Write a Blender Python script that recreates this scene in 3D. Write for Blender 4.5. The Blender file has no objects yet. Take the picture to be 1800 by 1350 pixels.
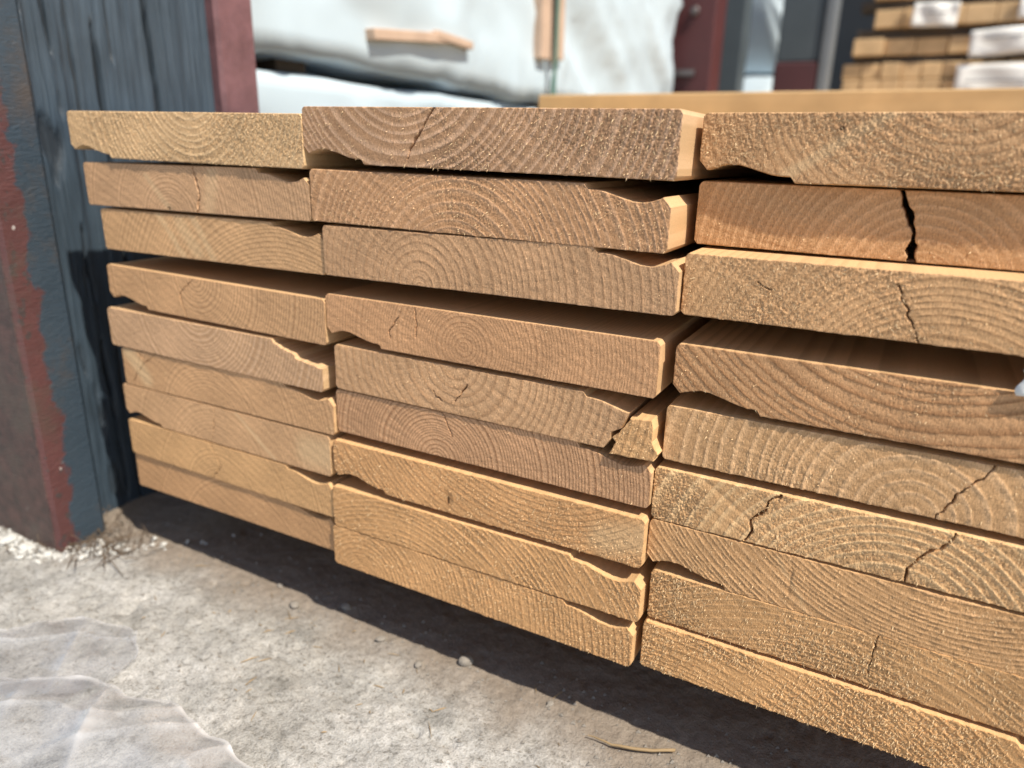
import bpy, math, random
import numpy as np
from mathutils import Matrix, Vector

# ---------------------------------------------------------------- units: T = thickness of one siding plank (20 mm)
S = 0.02
sc = bpy.context.scene
COL = sc.collection
rnd = random.Random(7)

# ================================================================ CAMERA
CAM_POS = np.array([14.2610, -11.2704, 0.0715])
R3 = np.array([0.8784092, 0.4773069, 0.0239857])
U3 = np.array([-0.1664826, 0.2585685, 0.9515387])
F3 = np.array([-0.4479741, 0.8398336, -0.3065922])
cd = bpy.data.cameras.new('camera')
cam = bpy.data.objects.new('camera', cd); COL.objects.link(cam)
M = Matrix.Identity(4)
for i in range(3):
    M[i][0] = R3[i]; M[i][1] = U3[i]; M[i][2] = -F3[i]; M[i][3] = CAM_POS[i] * S
cam.matrix_world = M
cd.sensor_width = 36.0
cd.lens = 36.0 * 1265.757 / 1800.0
cd.clip_start = 0.01; cd.clip_end = 200
cd.dof.use_dof = True
cd.dof.focus_distance = 12.2 * S
cd.dof.aperture_fstop = 8.5
sc.camera = cam
sc.cycles.use_denoising = True

# ================================================================ LIGHT
SUN_EL, SUN_PHI = math.radians(54), math.radians(20)     # phi: from the +x side towards the viewer
sdir = Vector((math.cos(SUN_EL) * math.cos(SUN_PHI), -math.cos(SUN_EL) * math.sin(SUN_PHI), math.sin(SUN_EL)))
sl = bpy.data.lights.new('sun', 'SUN'); sl.energy = 4.6; sl.angle = math.radians(1.0); sl.color = (1.0, 0.91, 0.77)
sun = bpy.data.objects.new('sun', sl); COL.objects.link(sun)
sun.rotation_euler = sdir.to_track_quat('Z', 'Y').to_euler()
w = bpy.data.worlds.new('World'); sc.world = w; w.use_nodes = True
nt = w.node_tree
sky = nt.nodes.new('ShaderNodeTexSky'); sky.sky_type = 'NISHITA'; sky.sun_disc = False
sky.sun_elevation = SUN_EL; sky.sun_rotation = math.atan2(sdir.x, sdir.y)
sky.dust_density = 1.0
bg = nt.nodes['Background']; bg.inputs['Strength'].default_value = 0.092
nt.links.new(sky.outputs[0], bg.inputs['Color'])
sc.view_settings.view_transform = 'Standard'; sc.view_settings.look = 'None'
sc.view_settings.gamma = 1.0; sc.view_settings.use_curve_mapping = False
sc.view_settings.exposure = 0.44

# ================================================================ HELPERS
def hsh(ix, iy, seed):
    h = (ix.astype(np.int64) * 374761393 + iy.astype(np.int64) * 668265263 + seed * 2246822519) & 0xFFFFFFFF
    h = ((h ^ (h >> 13)) * 1274126177) & 0xFFFFFFFF
    h = (h ^ (h >> 16)) & 0xFFFFFFFF
    return h / 4294967295.0
def vn(x, y, seed=0):                              # smooth value noise, -1..1
    x = np.asarray(x, float); y = np.asarray(y, float) + 0 * x
    ix = np.floor(x); iy = np.floor(y); fx = x - ix; fy = y - iy
    fx = fx * fx * (3 - 2 * fx); fy = fy * fy * (3 - 2 * fy)
    a = hsh(ix, iy, seed); b = hsh(ix + 1, iy, seed); c = hsh(ix, iy + 1, seed); d = hsh(ix + 1, iy + 1, seed)
    return 2 * (a + (b - a) * fx + (c - a) * fy + (a - b - c + d) * fx * fy) - 1
def fbm(x, y, seed=0, oct=3):
    s = 0; a = 1.0; n = 0
    for o in range(oct):
        s = s + a * vn(x * 2 ** o, y * 2 ** o, seed + o * 17); n += a; a *= .55
    return s / n
def sstep(e0, e1, x):
    t = np.clip((x - e0) / (e1 - e0), 0, 1); return t * t * (3 - 2 * t)

def tag(o, label=None, cat=None, group=None, kind=None):
    if label: o['label'] = label
    if cat: o['category'] = cat
    if group: o['group'] = group
    if kind: o['kind'] = kind
    return o
def mesh_obj(name, V, faces, mat, parent=None, smooth=False, attrs=None):
    me = bpy.data.meshes.new(name)
    V = np.asarray(V, float) * S
    me.from_pydata(V.tolist(), [], [tuple(f) for f in faces])
    if attrs:
        for k, a in attrs.items():
            me.attributes.new(k, 'FLOAT', 'POINT').data.foreach_set('value', np.asarray(a, np.float32))
    if smooth: me.polygons.foreach_set('use_smooth', np.ones(len(me.polygons), bool))
    me.materials.append(mat); me.update()
    o = bpy.data.objects.new(name, me); COL.objects.link(o)
    if parent: o.parent = parent
    return o
def fast_mesh(name, V, Q, mat, parent=None, smooth_mask=None, attrs=None):
    """V (n,3) in T units, Q list of int arrays (k,4) or (k,3)"""
    me = bpy.data.meshes.new(name)
    V = np.asarray(V, np.float32) * S
    loops = np.concatenate([q.ravel() for q in Q]).astype(np.int32)
    tot = np.concatenate([np.full(len(q), q.shape[1], np.int32) for q in Q])
    start = np.concatenate([[0], np.cumsum(tot)[:-1]]).astype(np.int32)
    me.vertices.add(len(V)); me.vertices.foreach_set('co', V.ravel())
    me.loops.add(len(loops)); me.loops.foreach_set('vertex_index', loops)
    me.polygons.add(len(tot)); me.polygons.foreach_set('loop_start', start); me.polygons.foreach_set('loop_total', tot)
    if smooth_mask is not None: me.polygons.foreach_set('use_smooth', np.asarray(smooth_mask, bool))
    if attrs:
        for k, a in attrs.items():
            me.attributes.new(k, 'FLOAT', 'POINT').data.foreach_set('value', np.asarray(a, np.float32))
    me.materials.append(mat); me.update(calc_edges=True); me.validate()
    o = bpy.data.objects.new(name, me); COL.objects.link(o)
    if parent: o.parent = parent
    return o
def grid_faces(nu, nv, off=0):
    i = np.arange(nu - 1)[:, None]; j = np.arange(nv - 1)[None, :]
    a = (i * nv + j).ravel() + off
    return np.stack([a, a + nv, a + nv + 1, a + 1], 1)
def empty(name, loc=(0, 0, 0)):
    o = bpy.data.objects.new(name, None); COL.objects.link(o); o.location = Vector(loc) * S
    o.empty_display_size = .02
    return o
def box(name, lo, hi, mat, parent=None, bev=0.06):
    """chamfered box, T units"""
    x0, y0, z0 = lo; x1, y1, z1 = hi; b = min(bev, (x1 - x0) * .3, (y1 - y0) * .3, (z1 - z0) * .3)
    V = []; idx = {}
    for sx in (0, 1):
        for sy in (0, 1):
            for sz in (0, 1):
                c = (x1 if sx else x0, y1 if sy else y0, z1 if sz else z0)
                for ax in range(3):
                    p = list(c)
                    for a2 in range(3):
                        if a2 != ax: p[a2] += -b if (sx, sy, sz)[a2] else b
                    idx[(sx, sy, sz, ax)] = len(V); V.append(p)
    F = []
    for ax in range(3):
        o1, o2 = [a for a in range(3) if a != ax]
        for s in (0, 1):
            f = []
            for (p, q) in ((0, 0), (1, 0), (1, 1), (0, 1)):
                k = [0, 0, 0]; k[ax] = s; k[o1] = p; k[o2] = q
                f.append(idx[(*k, ax)])
            F.append(f)
    for ax in range(3):                      # edges along ax
        o1, o2 = [a for a in range(3) if a != ax]
        for p in (0, 1):
            for q in (0, 1):
                k0 = [0, 0, 0]; k1 = [0, 0, 0]; k0[ax] = 0; k1[ax] = 1
                for k in (k0, k1): k[o1] = p; k[o2] = q
                F.append([idx[(*k0, o1)], idx[(*k1, o1)], idx[(*k1, o2)], idx[(*k0, o2)]])
    for sx in (0, 1):
        for sy in (0, 1):
            for sz in (0, 1):
                F.append([idx[(sx, sy, sz, 0)], idx[(sx, sy, sz, 1)], idx[(sx, sy, sz, 2)]])
    o = mesh_obj(name, V, F, mat, parent)
    import bmesh
    bm = bmesh.new(); bm.from_mesh(o.data); bmesh.ops.recalc_face_normals(bm, faces=bm.faces); bm.to_mesh(o.data); bm.free()
    return o

class NT:
    def __init__(s, name):
        s.m = bpy.data.materials.new(name); s.m.use_nodes = True; s.t = s.m.node_tree
        s.p = s.t.nodes['Principled BSDF']
    def n(s, typ, **kw):
        nd = s.t.nodes.new(typ)
        for k, v in kw.items():
            if k.startswith('in_'): nd.inputs[int(k[3:]) if k[3:].isdigit() else k[3:]].default_value = v
            else: setattr(nd, k, v)
        return nd
    def l(s, a, b): s.t.links.new(a, b)
    def mix(s, fac, a, b, mode='MIX'):
        nd = s.n('ShaderNodeMix', data_type='RGBA', blend_type=mode)
        for sock, v in ((nd.inputs[0], fac), (nd.inputs[6], a), (nd.inputs[7], b)):
            if hasattr(v, 'links'): s.l(v, sock)
            else: sock.default_value = (*v, 1) if isinstance(v, tuple) else v
        return nd.outputs[2]
    def math(s, op, a, b=0.0, c=0.0):
        nd = s.n('ShaderNodeMath', operation=op)
        for i, v in enumerate((a, b, c)):
            if hasattr(v, 'links'): s.l(v, nd.inputs[i])
            else: nd.inputs[i].default_value = v
        return nd.outputs[0]
    def ramp(s, fac, stops):
        nd = s.n('ShaderNodeValToRGB'); cr = nd.color_ramp
        while len(cr.elements) > 1: cr.elements.remove(cr.elements[-1])
        for i, (p, c) in enumerate(stops):
            e = cr.elements[0] if i == 0 else cr.elements.new(p)
            e.position = p; e.color = (*c, 1) if len(c) == 3 else c
        s.l(fac, nd.inputs[0]); return nd.outputs[0]
    def noise(s, scale, detail=3, rough=.55, vec=None, dist=0.0):
        nd = s.n('ShaderNodeTexNoise'); nd.inputs['Scale'].default_value = scale; nd.inputs['Detail'].default_value = detail
        nd.inputs['Roughness'].default_value = rough; nd.inputs['Distortion'].default_value = dist
        s.l(vec if vec is not None else s.obj(), nd.inputs['Vector']); return nd.outputs['Fac']
    def obj(s):
        if not hasattr(s, '_o'): s._o = s.n('ShaderNodeTexCoord').outputs['Object']
        return s._o
    def scaled(s, v, loc=(0, 0, 0), rot=(0, 0, 0)):
        nd = s.n('ShaderNodeMapping'); nd.inputs['Scale'].default_value = v; nd.inputs['Location'].default_value = loc; nd.inputs['Rotation'].default_value = rot
        s.l(s.obj(), nd.inputs['Vector']); return nd.outputs[0]
    def bump(s, h, strength, dist):
        nd = s.n('ShaderNodeBump'); nd.inputs['Strength'].default_value = strength; nd.inputs['Distance'].default_value = dist
        s.l(h, nd.inputs['Height']); s.l(nd.outputs[0], s.p.inputs['Normal']); return nd
    def attr(s, name, typ='GEOMETRY'):
        nd = s.n('ShaderNodeAttribute', attribute_name=name, attribute_type=typ); return nd

# ================================================================ MATERIALS
def mat_wood():
    k = NT('pine_end_grain')
    ring = k.attr('ring').outputs['Fac']; stain = k.attr('stain').outputs['Fac']; endg = k.attr('endg').outputs['Fac']; tear = k.attr('tear').outputs['Fac']
    early = k.attr('early', 'OBJECT').outputs['Color']; late = k.attr('late', 'OBJECT').outputs['Color']
    fr = k.math('FRACT', ring)
    up = k.n('ShaderNodeMapRange', interpolation_type='SMOOTHSTEP'); k.l(fr, up.inputs[0]); up.inputs[1].default_value = .35; up.inputs[2].default_value = .86
    dn = k.n('ShaderNodeMapRange', interpolation_type='SMOOTHSTEP'); k.l(fr, dn.inputs[0]); dn.inputs[1].default_value = .9; dn.inputs[2].default_value = 1.0
    dn.inputs[3].default_value = 1; dn.inputs[4].default_value = 0
    lm = k.math('MULTIPLY', up.outputs[0], dn.outputs[0])
    grain = k.noise(1.0, 3, .6, k.scaled((900, 30, 900)))
    c = k.mix(lm, early, late)
    big = k.noise(35, 3, .5)
    c = k.mix(1.0, c, k.ramp(big, [(.3, (.86, .86, .86)), (.7, (1.1, 1.1, 1.1))]), 'MULTIPLY')
    fine = k.noise(1500, 2, .6)
    c = k.mix(1.0, c, k.ramp(fine, [(.3, (.82, .80, .77)), (.7, (1.1, 1.1, 1.1))]), 'MULTIPLY')
    sidec = k.mix(1.0, c, k.ramp(grain, [(.3, (.93, .92, .9)), (.7, (1.05, 1.05, 1.05))]), 'MULTIPLY')
    sidec = k.mix(.4, sidec, (.70, .51, .27))                     # planed faces are paler than cut ends
    fb_ = k.noise(1.0, 3, .6, k.scaled((3000, 150, 650), rot=(0, .75, 0)))
    c = k.mix(1.0, c, k.ramp(fb_, [(.33, (.70, .65, .58)), (.46, (1, 1, 1)), (.66, (1.2, 1.2, 1.18))]), 'MULTIPLY')
    c = k.mix(endg, sidec, c)
    c = k.mix(tear, c, (.80, .60, .35))                            # loose torn fibre ends
    c = k.mix(stain, c, (.07, .032, .014))
    k.l(c, k.p.inputs['Base Color'])
    k.p.inputs['Roughness'].default_value = .72; k.p.inputs['Specular IOR Level'].default_value = .28
    fib = k.noise(1.0, 3, .65, k.scaled((3600, 150, 800), rot=(0, .75, 0))); f2 = k.noise(2800, 2, .6)
    hh = k.math('ADD', k.math('MULTIPLY', fib, k.math('ADD', k.math('MULTIPLY', endg, .8), .2)), k.math('MULTIPLY', f2, .6))
    k.bump(hh, .7, .00035)
    return k.m
def mat_board(name, c0, c1, sc_=(60, 3, 60)):
    k = NT(name)
    n1 = k.noise(1.0, 4, .55, k.scaled(sc_), dist=.6); n2 = k.noise(18, 3)
    c = k.mix(n1, c0, c1); c = k.mix(1.0, c, k.ramp(n2, [(.3, (.8, .8, .8)), (.7, (1.1, 1.1, 1.1))]), 'MULTIPLY')
    k.l(c, k.p.inputs['Base Color']); k.p.inputs['Roughness'].default_value = .75
    k.bump(n1, .3, .001); return k.m
def mat_concrete():
    k = NT('worn_concrete')
    dirt_shade = k.attr('dirt_shade').outputs['Fac']
    n1 = k.noise(45, 5, .65); n2 = k.noise(380, 4, .7); n3 = k.noise(1100, 2, .6); n4 = k.noise(9, 3)
    c = k.ramp(n1, [(.3, (.25, .25, .24)), (.52, (.385, .385, .375)), (.7, (.505, .505, .495))])
    c = k.mix(1.0, c, k.ramp(n2, [(.33, (.55, .54, .52)), (.45, (.94, .94, .94)), (.56, (1.06, 1.06, 1.06)), (.7, (1.28, 1.28, 1.28))]), 'MULTIPLY')
    c = k.mix(1.0, c, k.ramp(n3, [(.3, (.72, .71, .69)), (.55, (1.05, 1.05, 1.05))]), 'MULTIPLY')
    c = k.mix(1.0, c, k.ramp(n4, [(.35, (.9, .88, .85)), (.65, (1.06, 1.06, 1.07))]), 'MULTIPLY')
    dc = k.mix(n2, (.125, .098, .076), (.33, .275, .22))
    c = k.mix(dirt_shade, c, dc)
    k.l(c, k.p.inputs['Base Color']); k.p.inputs['Roughness'].default_value = .9
    h = k.math('ADD', n2, k.math('MULTIPLY', n3, .5)); k.bump(h, .9, .0012); return k.m
def mat_steel():
    k = NT('painted_steel')
    sep = k.n('ShaderNodeSeparateXYZ'); k.l(k.obj(), sep.inputs[0])
    n1 = k.noise(60, 5, .7); n2 = k.noise(14, 4, .6)
    # the dark topcoat is worn off the outer edge down to the red primer (edge in metres along the flange)
    pos = k.math('ADD', sep.outputs[1], k.math('MULTIPLY', k.math('SUBTRACT', n1, .5), .024))
    pos = k.math('ADD', pos, k.math('MULTIPLY', k.math('SUBTRACT', n2, .5), .014))
    m = k.n('ShaderNodeMapRange'); k.l(pos, m.inputs[0]); m.inputs[1].default_value = -.0205; m.inputs[2].default_value = -.0185
    red = k.mix(n1, (.055, .026, .026), (.14, .055, .054)); red = k.mix(k.math('GREATER_THAN', k.noise(170, 3, .6), .62), red, (.06, .045, .045))
    chips = k.math('GREATER_THAN', k.noise(120, 2, .5), .73); red = k.mix(chips, red, (.42, .38, .36))
    grey = k.mix(n2, (.025, .040, .056), (.048, .071, .096))
    c = k.mix(m.outputs[0], red, grey)
    front = k.math('LESS_THAN', sep.outputs[1], -.0308); c = k.mix(k.math('MULTIPLY', front, .8), c, k.mix(k.ramp(k.noise(150, 5, .7), [(.35, (0, 0, 0)), (.65, (1, 1, 1))]), (.022, .017, .017), (.11, .055, .048)))
    grime = k.ramp(k.noise(26, 5, .7), [(.5, (0, 0, 0)), (.68, (.75, .75, .75))]); c = k.mix(grime, c, (.075, .058, .048))
    k.l(c, k.p.inputs['Base Color']); k.p.inputs['Roughness'].default_value = .42; k.p.inputs['Specular IOR Level'].default_value = .5
    wr = k.noise(1.0, 4, .6, k.scaled((120, 120, 420)), dist=1.5)
    k.bump(k.math('ADD', wr, k.math('MULTIPLY', n1, .6)), .45, .0016); return k.m
def mat_simple(name, col, rough=.6, var=.2, scale=20, bump=0.0, bscale=60, metal=0.0):
    k = NT(name); n = k.noise(scale, 4, .6)
    c = k.mix(n, tuple(v * (1 - var) for v in col), tuple(min(1, v * (1 + var)) for v in col))
    k.l(c, k.p.inputs['Base Color']); k.p.inputs['Roughness'].default_value = rough; k.p.inputs['Metallic'].default_value = metal
    if bump: k.bump(k.noise(bscale, 4, .6), bump, .002)
    return k.m
def mat_timber():
    k = NT('weathered_black_timber')
    g = k.noise(1.0, 5, .6, k.scaled((300, 130, 7)), dist=.8); g2 = k.noise(1.0, 4, .6, k.scaled((900, 520, 22)), dist=.4)
    n = k.noise(30, 4)
    c = k.ramp(g, [(.28, (.016, .022, .031)), (.40, (.040, .062, .088)), (.75, (.056, .084, .115))])
    c = k.mix(1.0, c, k.ramp(g2, [(.3, (.75, .75, .75)), (.55, (1.05, 1.05, 1.05))]), 'MULTIPLY')
    c = k.mix(1.0, c, k.ramp(n, [(.3, (.8, .8, .8)), (.7, (1.12, 1.12, 1.12))]), 'MULTIPLY')
    cr = k.attr('stain').outputs['Fac']; c = k.mix(cr, c, (.012, .010, .009))
    k.l(c, k.p.inputs['Base Color']); k.p.inputs['Roughness'].default_value = .5
    k.bump(k.math('ADD', g, k.math('MULTIPLY', g2, .5)), .6, .002); return k.m
def mat_wrap():
    k = NT('white_plastic_wrap'); n = k.noise(3.0, 3)
    c = k.mix(n, (.47, .585, .67), (.57, .675, .75)); k.l(c, k.p.inputs['Base Color'])
    k.p.inputs['Roughness'].default_value = .38; k.p.inputs['Specular IOR Level'].default_value = .5
    return k.m
def mat_film():
    k = NT('clear_plastic_film')
    tr = k.n('ShaderNodeBsdfTransparent'); tr.inputs[0].default_value = (.93, .935, .945, 1)
    gl = k.n('ShaderNodeBsdfGlossy'); gl.inputs['Roughness'].default_value = .24; gl.inputs[0].default_value = (1, 1, 1, 1)
    df = k.n('ShaderNodeBsdfDiffuse'); df.inputs[0].default_value = (.80, .82, .86, 1)
    lw = k.n('ShaderNodeLayerWeight'); lw.inputs[0].default_value = .5
    m1 = k.n('ShaderNodeMixShader'); n = k.noise(25, 4, .6)
    k.l(k.math('MINIMUM', k.math('ADD', k.ramp(n, [(.42, (.05, .05, .05)), (.75, (.26, .26, .26))]), k.math('MULTIPLY', k.attr('crease').outputs['Fac'], .55)), .9), m1.inputs[0]); k.l(tr.outputs[0], m1.inputs[1]); k.l(df.outputs[0], m1.inputs[2])
    m2 = k.n('ShaderNodeMixShader'); k.l(k.math('MULTIPLY_ADD', k.math('POWER', lw.outputs['Facing'], 2.0), .5, .06), m2.inputs[0]); k.l(m1.outputs[0], m2.inputs[1]); k.l(gl.outputs[0], m2.inputs[2])
    k.l(m2.outputs[0], k.t.nodes['Material Output'].inputs[0]); return k.m
WOOD = mat_wood(); CONC = mat_concrete(); STEEL = mat_steel(); TIMBER = mat_timber(); WRAP = mat_wrap(); FILM = mat_film()
LATH = mat_board('pale_lath', (.50, .36, .27), (.62, .46, .35)); BEAMW = mat_board('tan_timber', (.50, .32, .145), (.64, .445, .235), (3, 60, 60))
FARW = mat_board('far_boards', (.54, .36, .18), (.70, .50, .29), (90, 5, 90)); DARKW = mat_board('grey_bearer', (.045, .033, .025), (.09, .07, .05))
REDP = mat_simple('red_oxide_paint', (.075, .018, .02), .5, .4, 12, .2); GREYP = mat_simple('slate_grey_paint', (.065, .085, .10), .5, .25, 10, .2)
DARKP = mat_simple('shed_wall', (.016, .022, .03), .7, .3, 6); PAPER = mat_simple('white_label_paper', (.80, .80, .78), .6, .05, 20); METAL = mat_simple('dull_zinc', (.16, .14, .14), .4, .2, 60, 0, 60, .8)
STRAPM = mat_simple('green_strap', (.10, .20, .17), .4, .1); STONE = mat_simple('pale_stone', (.26, .235, .205), .85, .25, 150, .5, 500); LIME = mat_simple('white_lime_lump', (.55, .55, .53), .95, .12, 200, .6, 500)
STRAW = mat_simple('straw_colour_wood', (.30, .21, .11), .7, .2, 100); INK = mat_simple('grey_print', (.25, .25, .27), .6, .1)

# ================================================================ SETTING: GROUND
GZ = -11.0
def axis(lo, hi, step, far):
    a = np.arange(lo, hi + 1e-6, step); out = []; x = hi; s = step
    while x < far: s *= 1.5; x += s; out.append(x)
    l = []; x = lo; s = step
    while x > -far: s *= 1.5; x -= s; l.append(x)
    return np.concatenate([l[::-1], a, out])
gx = axis(-11, 17, .075, 700); gy = axis(-8, 6, .075, 700)
GX, GY = np.meshgrid(gx, gy, indexing='ij')
def ground_h(x, y):
    h = .05 * fbm(x * .35, y * .35, 3, 3) + .05 * fbm(x * 1.7, y * 1.7, 9, 3) + .022 * vn(x * 6, y * 6, 21)
    p = sstep(.35, .75, fbm(x * 2.6 + 4, y * 2.6, 31, 3)); h = h - .10 * p * sstep(.0, .5, vn(x * .5, y * .5, 5) + .3)
    return h
inn = sstep(60, 20, np.hypot(GX - 3, GY))
GH = GZ + ground_h(GX, GY) * inn
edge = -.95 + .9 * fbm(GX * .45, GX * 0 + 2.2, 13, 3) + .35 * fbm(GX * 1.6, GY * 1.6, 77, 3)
dirt_shade = sstep(-.7, 1.2, GY - edge) * .95  # dirty strip by the stack, widened so its colour paints a soft shadow edge
corner = sstep(2.4, .4, np.hypot((GX + 5.6), (GY + .6) * 1.3) + .7 * fbm(GX * 1.2, GY * 1.2, 41, 3)); dirt_shade = np.maximum(dirt_shade, corner * .9)
V = np.stack([GX.ravel(), GY.ravel(), GH.ravel()], 1)
fq = grid_faces(len(gx), len(gy))
g = fast_mesh('ground', V, [fq], CONC, None, np.ones(len(fq), bool), {'dirt_shade': dirt_shade.ravel()})
tag(g, 'worn pale concrete yard ground, dirty under the stack with a painted soft shadow edge', kind='structure')

# ================================================================ THE STACK OF SIDING PLANKS
W = 7.267; LEN = 110.0
PROF_X = [0, .14, .20, .33, .48, .62, .78, .95, 1.10, 1.24, 1.38, 1.45, W]
PROF_Y = [.30, .15, .18, .225, .25, .24, .20, .15, .11, .092, .09, 0, 0]
#  key: u0, z_top, d, tilt, (pith a, pith b, ring spacing)
PLANKS = {
 '11':(-3.292,0.734,-0.597,-0.0096,(4.2,1.6,0.13)), '12':(-3.552,-0.409,-0.218,0.0073,(3.0,-0.15,0.075)), '13':(-3.435,-1.497,-0.021,0.0063,(6.0,-2.5,0.11)),
 '14':(-3.498,-2.873,-0.049,-0.0121,(3.3,1.0,0.09)), '15':(-3.533,-3.969,-0.175,-0.003,(3.4,1.35,0.105)), '16':(-3.439,-5.064,-0.01,0.0047,(3.2,-0.5,0.09)),
 '17':(-3.608,-6.032,-0.007,0.0005,(3.5,-0.6,0.1)), '18':(-3.578,-7.005,-0.023,-0.0022,(3.5,-0.4,0.08)), '19':(-3.758,-8.038,0.17,0.0095,(4.0,-1.0,0.08)),
 '21':(3.894,0.797,-0.507,-0.0104,(2.3,2.0,0.16)), '22':(3.787,-0.329,-0.289,-0.0064,(3.35,-0.75,0.14)), '23':(3.996,-1.399,-0.223,0.0075,(2.35,0.04,0.15)),
 '24':(3.72,-2.845,0.042,-0.0005,(3.44,0.34,0.075)), '25':(3.809,-3.946,0.13,-0.0045,(3.1,1.06,0.19)), '26':(3.723,-4.996,0.204,0.0001,(2.69,-0.06,0.08)),
 '27':(3.761,-6.112,-0.026,0.002,(5.07,3.55,0.13)), '28':(3.85,-7.141,-0.211,0.0051,(1.74,-2.23,0.13)), '29':(3.765,-8.168,-0.173,0.0026,(0.86,-0.12,0.105)),
 '31':(11.209,0.72,0.463,0.002,(3.47,1.69,0.15)), '32':(11.184,-0.296,0.716,-0.0044,(3.36,-0.3,0.15)), '33':(11.229,-1.374,0.139,0.0023,(3.87,-1.07,0.14)),
 '34':(11.241,-2.828,0.049,-0.0005,(3.62,3.46,0.16)), '35':(11.162,-3.922,0.103,-0.0018,(3.83,-0.02,0.2)), '36':(11.041,-5.071,0.061,0.0039,(3.85,-0.95,0.22)),
 '37':(11.063,-6.075,0.058,-0.0059,(4.71,3.66,0.1)), '38':(11.182,-7.085,0.05,0.003,(2.99,-4.04,0.12)), '39':(11.143,-8.138,-0.014,0.0008,(-0.08,-5.79,0.13)),
}
# where each lies: left end, top, set-back, size
POSE = {'11':(-3.922,0.757,-0.214,1.036), '12':(-3.668,-0.412,-0.146,1.007), '13':(-3.294,-1.484,-0.110,0.992), '14':(-3.393,-2.856,-0.116,0.994), '15':(-3.592,-3.982,-0.138,1.003), '16':(-3.284,-5.019,-0.108,0.991), '17':(-3.448,-6.025,-0.108,0.991), '18':(-3.439,-7.03,-0.111,0.992), '19':(-3.42,-8.04,-0.06,0.985), '21':(3.596,0.817,-0.198,1.029), '22':(3.663,-0.334,-0.159,1.012), '23':(3.924,-1.409,-0.147,1.007), '24':(3.851,-2.808,-0.099,0.988), '25':(3.992,-3.876,-0.070,0.9825), '26':(3.948,-4.888,-0.040,0.9787), '27':(3.841,-6.065,-0.111,0.992), '28':(3.787,-7.184,-0.145,1.006), '29':(3.731,-8.194,-0.138,1.003), '31':(11.184,0.726,0.560,1.008), '32':(11.172,-0.297,0.760,1.004), '33':(11.266,-1.356,0.000,0.988), '34':(11.241,-2.828,0.049,1.000), '35':(11.162,-3.922,0.103,1.000), '36':(11.075,-5.071,0.061,1.000), '37':(11.063,-6.075,0.058,1.000), '38':(11.182,-7.085,0.050,1.000), '39':(11.143,-8.138,-0.014,1.000)}
CRACKS = {'21': [[(3.006,1.03),(2.767,.64),(2.609,.488),(2.508,.298),(2.418,.143)]], '11': [[(1.207,.941),(1.397,.548),(1.549,.066)]],
 '12': [[(3.909,1.0),(3.982,.661),(4.025,.362),(3.912,-.02)]], '14': [[(3.263,1.0),(2.693,.551),(2.864,.02)]],
 '32': [[(2.869,1.06),(2.968,.844),(3.075,.597),(3.17,.428),(3.141,.215),(3.206,-.05)]],
 '33': [[(3.028,.795),(3.161,.56),(3.286,.282),(3.429,.03)],[(1.156,.636),(1.361,.536)]],
 '24': [[(2.308,1.02),(2.328,.643),(2.294,.373)],[(1.9,.725),(1.663,.413),(1.687,.275)]], '25': [[(2.554,.428),(2.759,.237)],[(3.363,.694),(3.112,.281)]],
 '26': [[(2.78,1.019),(2.903,.859),(3.068,.508)]], '35': [[(4.715,1.05),(4.617,.767),(4.461,.603),(4.307,.327),(4.128,-.01)]],
 '36': [[(2.106,1.1),(2.084,.947),(1.898,.806),(1.901,.642),(1.691,.427),(1.734,.227),(1.606,.0)],[(4.592,1.1),(4.471,.775),(4.215,.554),(4.028,.27),(4.029,.03)]],
 '38': [[(3.735,1.0),(3.704,.598),(3.685,.249)]], '17': [[(3.571,1.0),(3.472,.45),(3.318,-.027)]], '18': [[(3.198,1.0),(3.465,.627),(3.532,.377),(3.186,.0)]],
 '16': [[(1.373,1.0),(.783,.61),(.294,.1)],[(.633,1.0),(.886,.779)]]}
CW = {'12': .024, '21': .017, '32': .058, '36': .02, '35': .016, '38': .014, '25': .018}
#  torn-fibre amount, ring relief, line kind (+ pale ridges / - dark lines), tone (redder + / yellower -), brightness
LOOK = {'11':(.75,.8,.3,-.3,1.12),'12':(.10,.3,-.5,.2,1.0),'13':(.12,.3,-.4,-.3,1.03),'14':(.12,.4,-.5,.0,1.0),'15':(.10,.5,.6,.1,1.0),'16':(.12,.4,-.4,-.2,1.0),'17':(.10,.3,-.3,-.2,1.02),'18':(.15,.3,-.4,-.6,1.0),'19':(.15,.3,-.4,-.5,.92),
 '21':(.65,1.1,.85,.7,.84),'22':(.45,1.4,.5,.5,.96),'23':(.28,.9,-.3,.1,.98),'24':(.14,.4,-.4,.4,.98),'25':(.25,.8,-.4,.2,1.0),'26':(.16,.6,-.7,.4,.96),'27':(.5,1.3,-.4,-.2,1.0),'28':(.6,1.4,.3,-.2,.97),'29':(.45,1.0,-.3,-.2,1.0),
 '31':(1.0,.8,-.5,-.4,.98),'32':(.22,.7,.4,.0,.86),'33':(.7,.8,-.4,-.1,1.0),'34':(.42,1.2,-.7,.1,.92),'35':(.5,1.5,.5,-.1,.98),'36':(.8,2.0,.5,-.2,1.02),'37':(.35,1.3,.4,-.3,.96),'38':(1.0,1.1,.3,-.4,.95),'39':(.95,1.0,-.3,-.5,1.02)}
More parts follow.
